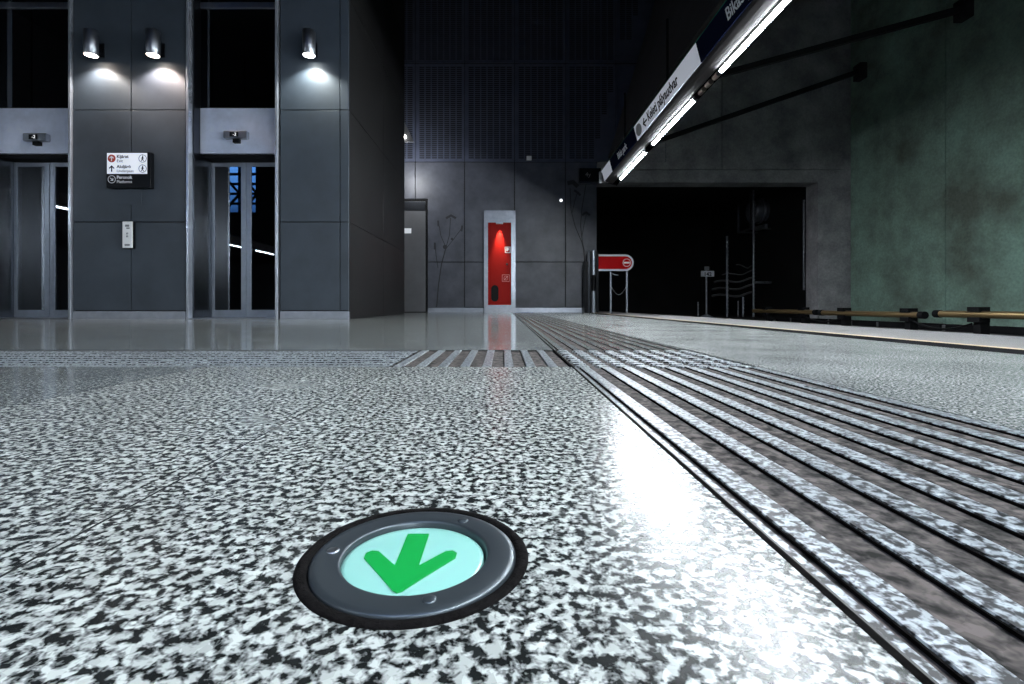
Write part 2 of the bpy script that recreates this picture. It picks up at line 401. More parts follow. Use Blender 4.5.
# lifts
YD = 7.48
def lift(xa, xb, label, split, screen_px, seed):
    t = thing('lift_entrance', label, 'lift', ((xa+xb)/2, YD, 0), 'glass lifts in the dark wall')
    for x, w in ((xa, -.035), (xb, .035)):
        MB().box(x, x+w, YW-.035, YW+.06, 0, ZT-.2, .005).build('jamb', M['steel'], t)
    for x, w in ((xa, .02), (xb, -.02)):
        MB().box(x, x+w, YW+.06, YD+.08, 0, ZT-.2).build('side_panel', M['steeldark'], t)
    a, b = xa+.02, xb-.02
    zt0, zt1 = Z(153.5, 7.2), Z(108, 7.2); zd = Z(162.5, YD)
    MB().box(a, b, 7.2, 7.26, zt0, zt1, .006).build('transom_panel', M['transom'], t)
    MB().box(a, b, 7.26, YD+.05, zd+.005, zt0+.05).build('soffit', M['black'], t)
    zg1 = Z(10, 7.25)
    MB().box(a, b, 7.22, 7.25, zt1+.01, zg1-.005).build('transom_glass', M['liftglass'], t)
    MB().box(a, b, 7.2, 7.27, zg1, Z(4, 7.25), .004).build('head_rail', M['steelmid'], t)
    MB().box(a, b, 7.22, 7.25, Z(4, 7.25)+.02, 8.4).build('upper_glass', M['liftglass'], t)
    MB().box(a, b, 7.2, 7.27, 8.4, 8.5, .004).build('head_rail', M['steelmid'], t)
    for da, db in ((a, split-.004), (split+.004, b)):
        d = MB(); s = .072; s1 = .042 if da == a else s
        d.box(da, da+s1, YD, YD+.045, .015, zd, .004); d.box(db-s, db, YD, YD+.045, .015, zd, .004)
        d.box(da+s1, db-s, YD+.003, YD+.042, .015, .125); d.box(da+s1, db-s, YD+.003, YD+.042, zd-.06, zd)
        dd = d.build('door_panel', M['doorframe'], t)
        MB().box(da+s1, db-s, YD+.014, YD+.028, .125, zd-.06).build('glass_pane', M['liftglass'], dd)
    MB().box(a, b, YW+.02, YD+.05, .001, .014).build('sill', M['steelmid'], t)
    sh = MB()
    sh.box(a, a+.02, YD+.06, YD+2.2, -.05, ZT-.3); sh.box(b-.02, b, YD+.06, YD+2.2, -.05, ZT-.3)
    sh.box(a, b, YD+2.18, YD+2.2, -.05, ZT-.3); sh.box(a, b, YD+.06, YD+2.2, -.05, -.01)
    sh.build('shaft', M['shaft'], t)
    # machinery seen through the upper glass
    if seed:
        cab = MB(); cab.box(a+.25, b-.35, YD+.35, YD+1.5, Z(103, 7.9)-.25, Z(103, 7.9)+.05, .02); cab.box(a+.1, a+.3, YD+.5, YD+.7, Z(103,7.9)-.1, Z(97,7.9))
        cab.tube([(b-.28, YD+.4, 3.0), (b-.28, YD+.4, 3.55)], .02); cab.build('cabin_roof_gear', M['steelmid'], t)
    # floor indicator
    sx, sz = X(screen_px[0], 7.15), Z(screen_px[1], 7.15)
    ind = MB().box(sx-.17, sx+.17, 7.12, 7.2, sz-.055, sz+.055, .012).build('floor_indicator', M['steelmid'], t)
    MB().box(sx-.075, sx+.05, 7.115, 7.13, sz-.035, sz+.035).build('screen', M['blackgloss'], ind)
    MB().box(sx-.045, sx+.045, 7.14, 7.2, sz-.11, sz-.056).build('sensor', M['black'], ind)
    text('digits', '-2', M['screen'], ind, facing_cam(sx-.03, 7.114, sz-.022), .065)
    return t
lift(X(190, YW), X(276, YW), 'glass lift with steel transom between the two grey pillars', X(246, YD), (236, 135), 1)
lift(P0[1]+.04, X(70, YW), 'glass lift with dark doors at the left edge, left of the call panel', X(49.5, YD), (36, 137.5), 0)

# wall spotlights
def spot(px, mat, label, rgb, power):
    yc = YW - .16; xc = X(px, yc); zb = 3.66
    t = thing('wall_spotlight', label, 'wall lamp', (xc, YW, zb), 'cylinder downlights on the grey pillars')
    MB().lathe((xc, yc, zb), [(.066, .012), (.082, 0), (.086, .004), (.086, .335), (.082, .342), (.002, .342)], 40).build('lamp_body', M['steelmid'], t)
    MB().lathe((xc, yc, zb), [(.076, .010), (.076, .004), (.002, .003)], 40).build('lens', mat, t)
    mb = MB(); mb.box(xc-.035, xc+.035, yc+.08, YW+.002, zb+.10, zb+.2, .005); mb.box(xc-.06, xc+.06, YW-.016, YW+.001, zb+.05, zb+.25, .004); mb.build('bracket', M['steeldark'], t)
    l = bpy.data.lights.new('spot', 'SPOT'); l.energy = power; l.color = rgb; l.spot_size = math.radians(132); l.spot_blend = .5; l.shadow_soft_size = .04
    o = bpy.data.objects.new('lamp_light', l); COL.objects.link(o); o.parent = t; o.location = (0, yc-YW, -.01)
spot(91, M['warm'], 'cylinder wall lamp on the left panel above the direction sign', (1,.92,.84), 38)
spot(153, M['warm'], 'warm cylinder wall lamp right above the upper right of the direction sign', (1,.82,.74), 62)
spot(309, M['cool'], 'cylinder wall lamp alone on the corner pillar right of the lifts', (.94,1,.95), 46)

# direction sign
sx0, sx1, sz1, sz0 = X(107, YW-.08), X(148.5, YW-.08), Z(153, YW-.08), Z(185.5, YW-.08)
t = thing('direction_sign', 'black and white exit and underpass sign on the pillar between the lifts', 'sign', ((sx0+sx1)/2, YW, sz0))
MB().box(sx0-.012, sx1+.025, YW-.078, YW+.001, sz0-.03, sz1+.015, .006).build('sign_box', M['blackgloss'], t)
W_, H_ = sx1-sx0, sz1-sz0
zs = sz0 + H_*.36; YS = YW-.080
MB().box(sx0, sx1-.02, YS-.001, YS+.004, zs, sz1).build('white_face', M['litwhite'], t)
def disc(mb, x, z, r, Y, n=28, dep=.002): mb.prism([(x+r*math.cos(2*PI*k/n), z+r*math.sin(2*PI*k/n)) for k in range(n)], 'y', Y-dep, Y)
def annulus(mb, x, z, r, w, Y, n=28, dep=.002):
    for k in range(n):
        a, b = 2*PI*k/n, 2*PI*(k+1)/n
        mb.prism([(x+r*math.cos(a), z+r*math.sin(a)), (x+r*math.cos(b), z+r*math.sin(b)), (x+(r-w)*math.cos(b), z+(r-w)*math.sin(b)), (x+(r-w)*math.cos(a), z+(r-w)*math.sin(a))], 'y', Y-dep, Y)
def up_arrow(mb, x, z, s, Y, ang=0):
    def rt(p): c, q = math.cos(ang), math.sin(ang); return (x + p[0]*c - p[1]*q, z + p[0]*q + p[1]*c)
    mb.strip([rt((0,-s)), rt((0,s*.8))], s*.34, Y); mb.strip([rt((-s*.75,s*.12)), rt((0,s*.86))], s*.34, Y); mb.strip([rt((s*.75,s*.12)), rt((0,s*.86))], s*.34, Y)
def walker(mb, x, z, s, Y):
    disc(mb, x+.05*s, z+.72*s, .15*s, Y)
    mb.strip([(x, z+.5*s), (x-.02*s, z-.1*s)], .3*s, Y); mb.strip([(x-.02*s, z-.1*s), (x+.3*s, z-.75*s)], .17*s, Y)
    mb.strip([(x-.02*s, z-.1*s), (x-.2*s, z-.4*s), (x-.38*s, z-.72*s)], .17*s, Y); mb.strip([(x, z+.42*s), (x+.36*s, z+.02*s)], .12*s, Y); mb.strip([(x, z+.42*s), (x-.34*s, z+.02*s)], .12*s, Y)
r1, r2, r3 = sz1 - H_*.17, sz1 - H_*.48, sz0 + H_*.19
xi = sx0 + W_*.115
mb = MB(); disc(mb, xi, r1, .055, YS-.001); mb.build('red_roundel', M['rust'], t)
mb = MB(); up_arrow(mb, xi, r1, .035, YS-.003); mb.build('exit_arrow', M['whitebright'], t)
mb = MB(); up_arrow(mb, xi, r2, .042, YS-.001); mb.build('ahead_arrow', M['black'], t)
mb = MB(); annulus(mb, xi, r3, .055, .007, YS); up_arrow(mb, xi, r3, .026, YS, -2.36); mb.build('platform_icon', M['white'], t)
xr = sx1 - W_*.14
for rr_ in (r1, r2):
    mb = MB(); annulus(mb, xr, rr_, .056, .006, YS-.001); walker(mb, xr, rr_, .048, YS-.001); mb.build('walking_icon', M['black'], t)
xt = sx0 + W_*.235
for zz, a, b, mt in ((r1, 'Kijárat', 'Exit', 'black'), (r2, 'Aluljáró', 'Underpass', 'black'), (r3, 'Peronok', 'Platforms', 'white')):
    text('lettering', a, M[mt], t, facing_cam(xt, YS-.0015, zz+.008), .062, bold=.0014)
    text('lettering', b, M[mt], t, facing_cam(xt, YS-.0015, zz-.052), .056)
# blank cover below the sign
c = MB().box(X(117,YW), X(142,YW), YW-.006, YW+.001, Z(205,YW), Z(189,YW), .002).build('cover_plate', M['clad'], wall_left)
# lift call panel
cx0, cx1, cz0, cz1 = X(122.5, YW-.05), X(132.5, YW-.05), Z(248, YW-.05), Z(221.5, YW-.05)
t = thing('call_panel', 'narrow white lift call panel below the direction sign', 'call panel', ((cx0+cx1)/2, YW, cz0))
MB().box(cx0-.004, cx1+.008, YW-.045, YW+.001, cz0-.006, cz1+.004, .008).build('back_box', M['blackgloss'], t)
MB().box(cx0, cx1, YW-.055, YW-.03, cz0, cz1, .006).build('front_plate', M['whitebright'], t)
ym = YW-.056; xm = (cx0+cx1)/2
mb = MB(); mb.box(xm-.03, xm+.028, ym, ym+.003, cz1-.075, cz1-.045); mb.box(xm-.012, xm+.034, ym, ym+.003, cz1-.105, cz1-.085); mb.build('display', M['greyicon'], t)
for dz in (.17, .21):
    MB().lathe((xm, ym, cz1-dz), [(.014, .003), (.014, -.003), (.002, -.004)], 20, 'y').build('button', M['steelmid'], t)
mb = MB(); mb.box(xm-.036, xm+.036, ym, ym+.003, cz0+.03, cz0+.055); mb.build('card_slot', M['greyicon'], t)

# ------------------------------------------------------------------ back wall
XBR = X(597, YB)
bw = MB(); bw.box(-3.0, XBR-.005, YB+.03, YB+.5, 0, 4.0); bw.prism([(-3.0, 4.0), (XBR, 4.0), (2.85, 4.1), (4.95, ZT), (-3.0, ZT)], 'y', YB+.06, YB+.5)
wall_back = struct(bw.build('wall_back', M['gap']))
colx = [X(q, YB) for q in (365, 415.3, 464.5, 514.6, 565.5, 616, 666.5)]
zsb = [.135, Z(262, YB), Z(162, YB)]
for i in range(5):
    for za, zb in zip(zsb[:-1], zsb[1:]):
        xa, xb = colx[i], min(colx[i+1], XBR)
        if i <= 1:                                       # around the steel door
            dz1, dx1 = Z(199, YB), X(427.5, YB)
            if i == 0:
                if za > 1: MB().box(xa+.011, xb-.011, YB, YB+.03, dz1+.01, zb-.011, .003).build('cladding_panel', M['cladback'], wall_back)
                continue
            if za > 1:
                MB().prism([(xa+.011, dz1+.01), (dx1+.01, dz1+.01), (dx1+.01, za+.011), (xb-.011, za+.011), (xb-.011, zb-.011), (xa+.011, zb-.011)], 'y', YB, YB+.03).build('cladding_panel', M['cladback'], wall_back)
            else:
                MB().box(dx1+.01, xb-.011, YB, YB+.03, za, zb-.011, .003).build('cladding_panel', M['cladback'], wall_back)
            continue
        MB().box(xa+.011, xb-.011, YB, YB+.03, za+.011, zb-.011, .003).build('cladding_panel', M['cladback'], wall_back)
# perforated sheets above
def diag(z): return 2.81 + (z - 4.135) * (4.07-2.81) / (8.37-4.135)
def perforated(xa, xb, za, zb):
    mb = MB(); Y0 = YB + .012; m = .075
    xb_eff = xb
    nx, nz = 7, 46
    px, pz = (xb-xa-2*m)/nx, (zb-za-2*m)/nz
    xs = [xa+.008, xa+m]; 
    for i in range(nx): xs += [xa+m+px*i+px*.2, xa+m+px*(i+1)]
    xs += [xb-.008]; zs = [za+.008, za+m]
    for j in range(nz): zs += [za+m+pz*j+pz*.42, za+m+pz*(j+1)]
    zs += [zb-.008]
    nxs, nzs = len(xs), len(zs)
    v = [(x, Y0, z) for z in zs for x in xs]; f = []
    for j in range(nzs-1):
        for i in range(nxs-1):
            hole = 2 <= i < nxs-2 and 2 <= j < nzs-2 and i % 2 == 0 and j % 2 == 0
            if hole and xs[i+1] < diag(za + .62*math.floor((zs[j]-za)/.62)) - .3: continue
            f.append((j*nxs+i, j*nxs+i+1, (j+1)*nxs+i+1, (j+1)*nxs+i))
    mb.add(v, f)
    fr = .03                                                # raised rim of the sheet
    for a in ((xa+.008, xa+fr, za+.008, zb-.008), (xb-fr, xb-.008, za+.008, zb-.008), (xa+fr, xb-fr, za+.008, za+fr), (xa+fr, xb-fr, zb-fr, zb-.008)):
        mb.box(a[0], a[1], YB, YB+.03, a[2], a[3])
    return mb.build('perforated_panel', M['perf'], wall_back)
for za in (4.01, 6.66):
    for i in range(6):
        if colx[i] < diag(za+2.6): perforated(colx[i], colx[i+1], za+.02, za+2.65)
perforated(colx[2], colx[3], 9.33, 10.95); 
struct(MB().box(X(427.5, YB)+.01, X(484, YB)-.01, YB-.012, YB+.03, 0, .128, .004).build('baseboard_back', M['steel']))
struct(MB().box(X(515, YB)+.01, X(584, YB), YB-.012, YB+.03, 0, .128, .004).build('baseboard_right', M['steel']))
# steel door at the left end of the back wall
xa, xb, zb = -2.95, X(427.5, YB), Z(199, YB)
d = MB(); d.box(xa, xb, YB-.02, YB+.03, 0, zb); d = struct(d.build('door_1', M['black']))
MB().box(xa+.01, xb-.05, YB-.026, YB+.02, .02, zb-.07, .004).build('door_leaf', M['doorleaf'], d)
MB().box(X(404.5,YB)-.09, X(411.5,YB), YB-.032, YB-.024, Z(233.5,YB), Z(228.5,YB)).build('name_plate', M['whitebright'], d)
MB().box(xa+.01, xb-.05, YB-.034, YB-.02, zb-.32, zb-.08).build('door_closer_plate', M['steeldark'], d)

# fire hose cabinet
YC = YB - .10
t = thing('fire_hose_cabinet', 'tall red fire hose cabinet in a steel frame on the back wall', 'fire cabinet', (X(500,YC), YB, 0))
fx0, fx1, fz1 = X(484, YC), X(515.5, YC), Z(210.5, YC)
rx0, rx1, rz0, rz1 = X(488, YC), X(511.2, YC), Z(305, YC), Z(222.5, YC)
fr = MB(); fr.box(fx0, rx0, YC, YB+.02, 0.0, fz1); fr.box(rx1, fx1, YC, YB+.02, 0, fz1); fr.box(rx0, rx1, YC, YB+.02, 0, rz0); fr.box(rx0, rx1, YC, YB+.02, rz1, fz1)
fr.build('frame', M['steel'], t)
dp = MB().box(rx0, rx1, YC+.05, YC+.075, rz0, rz1).build('door', M['red'], t)
yr = YC+.05
s0 = .021
mb = MB(); a, b, c0, c1 = X(504.8, YC), X(510.6, YC), Z(252.8, YC), Z(246.5, YC)
for q in ((a, b, c0, c0+s0), (a, b, c1-s0, c1), (a, a+s0, c0, c1), (b-s0, b, c0, c1)): mb.box(q[0], q[1], yr-.003, yr, q[2], q[3])
mb.box(a+.04, a+.085, yr-.003, yr, c0+.05, c1-.03); mb.box(a+.085, a+.12, yr-.003, yr, c0+.08, c1-.035); mb.build('hose_pictogram', M['white'], dp)
mb = MB(); a, b, c0, c1 = X(502, YC), X(509.8, YC), Z(281.5, YC), Z(274.5, YC); s0 = .012
for q in ((a, b, c0, c0+s0), (a, b, c1-s0, c1), (a, a+s0, c0, c1), (b-s0, b, c0, c1)): mb.box(q[0], q[1], yr-.003, yr, q[2], q[3])
mb.strip([(a+.05, c0+.04), (b-.05, c1-.04)], .02, yr); annulus(mb, (a+b)/2, (c0+c1)/2, .06, .012, yr, 16); mb.build('faded_pictogram', simple('pale red print', (.55,.2,.2), .5), dp)
mb = MB(); hx, hz0, hz1 = X(494.8, YC), Z(301.5, YC), Z(285, YC); hr = X(498.5, YC)-hx
mb.prism([(hx+hr*math.cos(PI*k/10), hz1-hr+hr*math.sin(PI*k/10)) for k in range(11)] + [(hx-hr*math.cos(PI*k/10), hz0+hr-hr*math.sin(PI*k/10)) for k in range(11)], 'y', yr-.006, yr); mb.build('grip_hole', M['black'], dp)
MB().lathe((X(507, YC), yr, Z(264, YC)), [(.03, 0), (.03, -.014), (.012, -.016)], 20, 'y').build('lock', M['steeldark'], dp)
MB().box(X(496, YC), X(503, YC), YC+.005, YC+.045, rz1-.035, rz1, .004).build('header_lamp', M['steelmid'], t)
l = bpy.data.lights.new('spot', 'SPOT'); l.energy = 150; l.color = (1,.78,.55); l.spot_size = math.radians(42); l.spot_blend = 1; l.shadow_soft_size = .02
o = bpy.data.objects.new('header_light', l); COL.objects.link(o); o.parent = t; o.location = (-.01, YC-.035-YB, rz1-.05); o.rotation_euler = (math.radians(6), 0, 0)

# painted dried plants on the wall
YP = YB - .001
def wp(*pts): return [(X(a, YB), Z(b, YB)) for a, b in pts]
mb = MB()
mb.strip(wp((436.5,309),(438.5,285),(441.5,264),(446,247.5)), .03, YP); mb.strip(wp((446,247.5),(441,236),(438.5,222)), .02, YP); mb.strip(wp((446,247.5),(449.5,235),(450.5,218)), .02, YP)
mb.strip(wp((445,250),(453,240),(462,228)), .018, YP); mb.strip(wp((438,268),(436,255),(435,243)), .02, YP)
disc(mb, *wp((445,247))[0], .06, YP, 9); mb.strip(wp((446.5,218),(451,215.5),(455.5,218)), .06, YP); mb.strip(wp((434.8,249),(434.8,243)), .05, YP); mb.strip(wp((438.4,226),(438.2,221)), .05, YP); mb.strip(wp((461.5,231),(462.2,226)), .05, YP); disc(mb, *wp((452,239))[0], .035, YP, 8)
o = mb.build('plant_mural', M['paint']); o['label'] = 'painted plant drawing on the back wall between the steel door and red cabinet'; o['category'] = 'mural'; o['group'] = 'plant drawings on the back wall'
mb = MB()
mb.strip(wp((585,266),(584,250),(582.5,244)), .035, YP); mb.strip(wp((582.5,244),(575,226),(571,210),(570,188)), .022, YP); mb.strip(wp((572,213),(575,200),(577.5,192)), .018, YP)
mb.strip(wp((582.5,244),(580.5,225),(582,208),(586,184)), .022, YP); mb.strip(wp((582,236),(584.5,222),(586.5,214)), .018, YP)
mb.strip(wp((568.5,183),(573,182),(577,186)), .11, YP); mb.strip(wp((574.5,190.5),(577.5,192.5),(580,195)), .06, YP); mb.strip(wp((582.5,215),(586,212.5),(589.5,215)), .06, YP)
o = mb.build('plant_mural', M['paint']); o['label'] = 'painted plant drawing on the back wall right of the red cabinet, beside the barrier'; o['category'] = 'mural'; o['group'] = 'plant drawings on the back wall'
# small fittings
t = thing('clock_display', 'small black display box high at the right end of the back wall', 'display', (X(586, YB-.15), YB, Z(181,YB)))
a, b, c0, c1 = X(579.5, YB-.15), X(601, YB-.15), Z(181, YB-.15), Z(168, YB-.15)
MB().box(a, b, YB-.15, YB+.001, c0, c1, .01).build('display_case', M['blackgloss'], t)
MB().box(a, b-.02, YB-.17, YB-.02, c0-.05, c0-.02, .004).build('shelf_bracket', M['steeldark'], t)
text('lettering', '4y', simple('dim digits', (.2,.2,.21), .5), t, facing_cam(a+.15, YB-.152, c0+.12), .16)
t = MB().lathe((X(561,YB), YB, Z(200.5,YB)), [(.035, .002), (.035, -.02), (.028, -.028), (.002, -.03)], 20, 'y').build('indicator_lamp', M['led']); t['label'] = 'small round white light on the dark wall right of the red cabinet'; t['category'] = 'wall light'
t = MB().box(X(526.5,YB), X(531.5,YB), YB-.06, YB+.001, Z(160.5,YB), Z(156.5,YB), .008).build('motion_sensor', M['whitebright']); t['label'] = 'tiny pale sensor box at the lower edge of the perforated panels'; t['category'] = 'sensor'
# lamp on a triangular bracket behind the corner pillar
t = thing('bracket_lamp', 'lamp on a pale triangular bracket behind the dark corner pillar', 'lamp', (-2.95, 12.0, 3.9))
y = 12.0
MB().prism([(-2.95, Z(142,y)), (X(414,y), Z(142,y)), (X(404,y), Z(121,y)), (-2.95, Z(84,y))], 'y', y, y+.03).build('bracket', M['doorleaf'], t)
MB().lathe((X(404.5,y), y-.02, Z(137,y)), [(.002,-.04),(.035,-.03),(.045,0),(.035,.03),(.002,.04)], 16).build('bulb', emission('bracket bulb', (1,.98,.95), 14), t)
l = bpy.data.lights.new('bracket', 'POINT'); l.energy = 40; l.shadow_soft_size = .08; l.color = (.95,.97,1)
o = bpy.data.objects.new('bracket_light', l); COL.objects.link(o); o.parent = t; o.location = (.45, .15, -.22)

# ------------------------------------------------------------------ portal wall, side wall, sloped slab, hall shell
PX, PZ = X(818, YB), Z(182.5, YB)
pw = MB(); T = .52
pw.box(XBR+.01, PX, YB, YB+T, PZ, Z(170, YB)-.022); pw.box(XBR+.01, PX, YB+.06, YB+T, Z(170,YB)-.022, Z(170,YB)+.022)
zq = Z(170,YB)+.022
pw.prism([(XBR+.01, zq), (X(722,YB)-.012, zq), (X(722,YB)-.012, ZT), (5.15, ZT), (2.95, 4.06), (XBR+.01, 4.02)], 'y', YB, YB+T)
pw.box(X(722,YB)+.012, XW+.3, YB, YB+T, zq, ZT)
pw.box(X(722,YB)-.012, X(722,YB)+.012, YB+.05, YB+T, Z(170,YB)+.022, ZT)
pw.box(PX, XW+.3, YB, YB+T, -1.1, Z(170,YB)-.022); pw.box(PX, XW+.3, YB+.06, YB+T, Z(170,YB)-.022, Z(170,YB)+.022)
struct(pw.build('wall_portal', M['conc']))
gw = MB(); prev = YF
for k, ys in enumerate((2.5, 5.1, 7.7, 10.35, YB-.02)):   # cast bays with thin joints
    gw.box(XW, XW+.4, prev+.008, ys-.008, -1.1, ZT); prev = ys
gw.box(XW+.02, XW+.4, YF, YB, -1.1, ZT)
struct(gw.build('wall_right', M['green']))
sl = MB().prism([(2.81, 4.13), (3.16, 4.13), (5.3, ZT), (4.87, ZT)], 'y', YF, YB-.002); struct(sl.build('ceiling_slope', M['slab']))
struct(MB().box(XL-.3, XW+.4, -4.0, YB+.5, ZT, ZT+.3).box(XL-.3, -7.5, YF-.3, -4.0, ZT, ZT+.3).build('ceiling', M['ceil']))
struct(MB().box(XL-.3, XL, YF, YW+.4, -.06, ZT).build('wall_far_left', M['ceil']))
# rear wall with the big window, glass roof over the rear of the hall
rw = MB(); wx0, wx1, wz0, wz1 = -17.6, -14.5, 5.6, 8.5
rw.box(XL, wx0, YF-.3, YF, -1.1, ZT); rw.box(wx1, XW+.4, YF-.3, YF, -1.1, ZT); rw.box(wx0, wx1, YF-.3, YF, -.1, wz0); rw.box(wx0, wx1, YF-.3, YF, wz1, ZT)
struct(rw.build('wall_rear', M['ceil']))
w = MB()
for k in range(4): q = wx0 + (wx1-wx0)*k/3; w.box(q-.06, q+.06, YF-.2, YF-.02, wz0, wz1)
for k in range(6): q = wz0 + (wz1-wz0)*k/5; w.box(wx0, wx1, YF-.2, YF-.02, q-.06, q+.06)
for k in range(3):
    q = wx0 + (wx1-wx0)*k/3; d = (wx1-wx0)/3
    w.tube([(q, YF-.1, wz0), (q+d, YF-.1, wz0+(wz1-wz0)*.4)], .08, 6); w.tube([(q+d, YF-.1, wz0+(wz1-wz0)*.4), (q, YF-.1, wz1-(wz1-wz0)*.2)], .08, 6)
w = struct(w.build('window_1', M['steeldark'])); MB().box(wx0, wx1, YF-.12, YF-.1, wz0, wz1).build('window_glass', M['glass'], w)
w = MB()
for k in range(11): q = -7.5 + (XW+7.5)*k/10; w.box(q-.08, q+.08, YF, -4, ZT, ZT+.25)
for k in range(5): q = YF + (-4-YF)*k/4; w.box(-7.5, XW, q-.08, q+.08, ZT, ZT+.25)
w = struct(w.build('window_2', M['steeldark'])); MB().box(-7.5, XW, YF, -4, ZT+.1, ZT+.12).build('window_glass', M['glass'], w)

# diagonal concrete struts from the sloped slab to the side wall
for y, z1, z0, lab in ((12.7, 6.2, 4.1, 'black diagonal strut high in front of the portal wall'), (9.85, 6.1, 4.45, 'black diagonal strut nearer the camera, high on the green wall')):
    st = MB(); st.prism([(3.05, z0-.05), (XW-.16, z1-.06), (XW-.16, z1+.06), (3.05, z0+.05)], 'y', y-.06, y+.06)
    t = thing('roof_strut', lab, 'strut', (XW, y, z1), 'black roof struts'); st.build('bar', M['slab'], t)
    MB().box(XW-.18, XW+.001, y-.14, y+.14, z1-.2, z1+.2, .02).build('wall_block', M['slab'], t)

# tunnel beyond the portal
tn = MB(); Y2 = 22
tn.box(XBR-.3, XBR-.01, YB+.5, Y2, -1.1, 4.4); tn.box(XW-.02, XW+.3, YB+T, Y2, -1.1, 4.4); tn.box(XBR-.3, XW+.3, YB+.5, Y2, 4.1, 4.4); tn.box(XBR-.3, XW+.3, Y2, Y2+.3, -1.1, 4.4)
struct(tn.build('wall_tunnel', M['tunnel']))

# ------------------------------------------------------------------ hanging sign beam with tube lamps
def beam(x0, y_far, y_near, mir, label, tubes, tmat, sign, zc=2.646):
    """profile about the tube centre; mir = -1 mirrors it for the other platform"""
    t = thing('lamp_beam', label, 'lamp beam', (x0, y_far, 2.646))
    def q(p): return [(x0 + mir*(a-2.28), b) for a, b in p]
    body = [(2.09, 2.740), (2.115, 2.722), (2.16, 2.698), (2.205, 2.678), (2.238, 2.667), (2.241, 2.683), (2.325, 2.684), (2.334, 2.70), (2.338, 2.93), (2.30, 2.97), (2.06, 2.97)]
    MB().prism(q(body), 'y', y_near, y_far).build('housing', M['housing'], t)
    MB().prism(q([(2.045, 2.97), (2.345, 2.97), (2.345, 3.0), (2.045, 3.0)]), 'y', y_near, y_far).build('top_cover', M['black'], t)
    MB().prism(q([(2.238, 2.664), (2.242, 2.676), (2.309, 2.676), (2.311, 2.634), (2.318, 2.634), (2.320, 2.681), (2.242, 2.681)]), 'y', y_near+.02, y_far-.02).build('absorber_tray', M['tray'], t)  # black tray added to swallow the tube's glow; its lip trims the light
    MB().prism(q([(2.03, 2.72), (2.345, 2.66), (2.345, 2.98), (2.03, 2.98)]), 'y', y_far, y_far+.05).build('end_cap', M['housing'], t)
    for a, b in tubes:
        tb = MB().tube([(x0, a+(b-a)*i/8, 2.646) for i in range(9)], .022, 16).build('lamp_tube', tmat, t)
        for e, d in ((a, 1), (b, -1)):
            MB().tube([(x0, e+.003*d, 2.650), (x0, e+.07*d, 2.648)], .029, 16).build('lamp_holder', M['steeldark'], t)
    y = y_far - .8
    while y > y_near:
        MB().tube([(x0+mir*.02, y, 2.99), (x0+mir*.02, y, 4.2 if sign else ZT - (zc - 2.646))], .018, 8).build('hanger', M['black'], t); y -= 2.4
    if zc != 2.646: t.location.z = zc
    return t
tubes = []
for k in range(5): tubes += [(9.53-4.39*k, 7.86-4.39*k), (7.47-4.39*k, 5.86-4.39*k)]
tb = beam(2.28, 10.1, -12.5, 1, 'long hanging lamp beam with bright tubes and station signs over the platform edge', tubes, M['tube'], True)
for k in range(2):                                        # connector sleeves in the wide gaps
    for j in range(3):
        yc = 5.70 - 4.39*k - .19*j
        MB().tube([(2.28, yc, 2.650), (2.28, yc-.11, 2.648)], .029, 16).build('connector_sleeve', M['copper'], tb)
YEND, YNEAR = 10.1, -12.0
# sign faces on the side of the beam: tilted plane (bottom 2.09,2.746 top 2.035,2.95)
b0, b1 = Vector((2.083, 0, 2.744)), Vector((2.028, 0, 2.952))
def face(ya, yb, name, mat, lift=0.0, slope=0.0):
    n = Vector((-(b1.z-b0.z), 0, b1.x-b0.x)).normalized()
    p = [(b0.x, ya, b0.z), (b0.x, yb, b0.z), (b1.x, yb, b1.z), (b1.x, ya, b1.z)]
    q = [Vector(a) + n*(.008+lift) for a in p]; r = [Vector(a) - n*.004 for a in p]
    m = MB(); m.add(q+r, [(0,1,2,3), (7,6,5,4), (0,4,5,1), (1,5,6,2), (2,6,7,3), (3,7,4,0)]); return m.build(name, mat, tb)
nrm = Vector((-(b1.z-b0.z), 0, b1.x-b0.x)).normalized(); upv = (b1-b0).normalized()
def sign_text(y, v, body, size, mat, bold=.001, lift=.0095):
    o = b0 + upv*v + nrm*lift; o.y = y
    Mx = Matrix(((0, upv.x, nrm.x, o.x), (-1, upv.y, nrm.y, o.y), (0, upv.z, nrm.z, o.z), (0,0,0,1)))
    return text('lettering', body, mat, tb, Mx, size, bold=bold)
face(10.14, 9.36, 'sign_panel_white', M['beamwhite']); face(9.36, 7.62, 'sign_panel_navy', M['navy'])
face(7.62, 5.17, 'sign_panel_white', M['beamwhite']); face(5.17, -1.0, 'sign_panel_navy', M['navy'])
MB().box(1.985, 2.085, 10.14, 10.2, 2.71, 2.95, .004).build('end_plate', M['greyicon'], tb)
sign_text(8.80, .06, 'Bikás park', .15, M['white'], .003)
sign_text(4.52, .062, 'Bikás park', .155, M['white'], .002)
sign_text(6.98, .062, 'Keleti pályaudvar', .172, M['black'], .004)
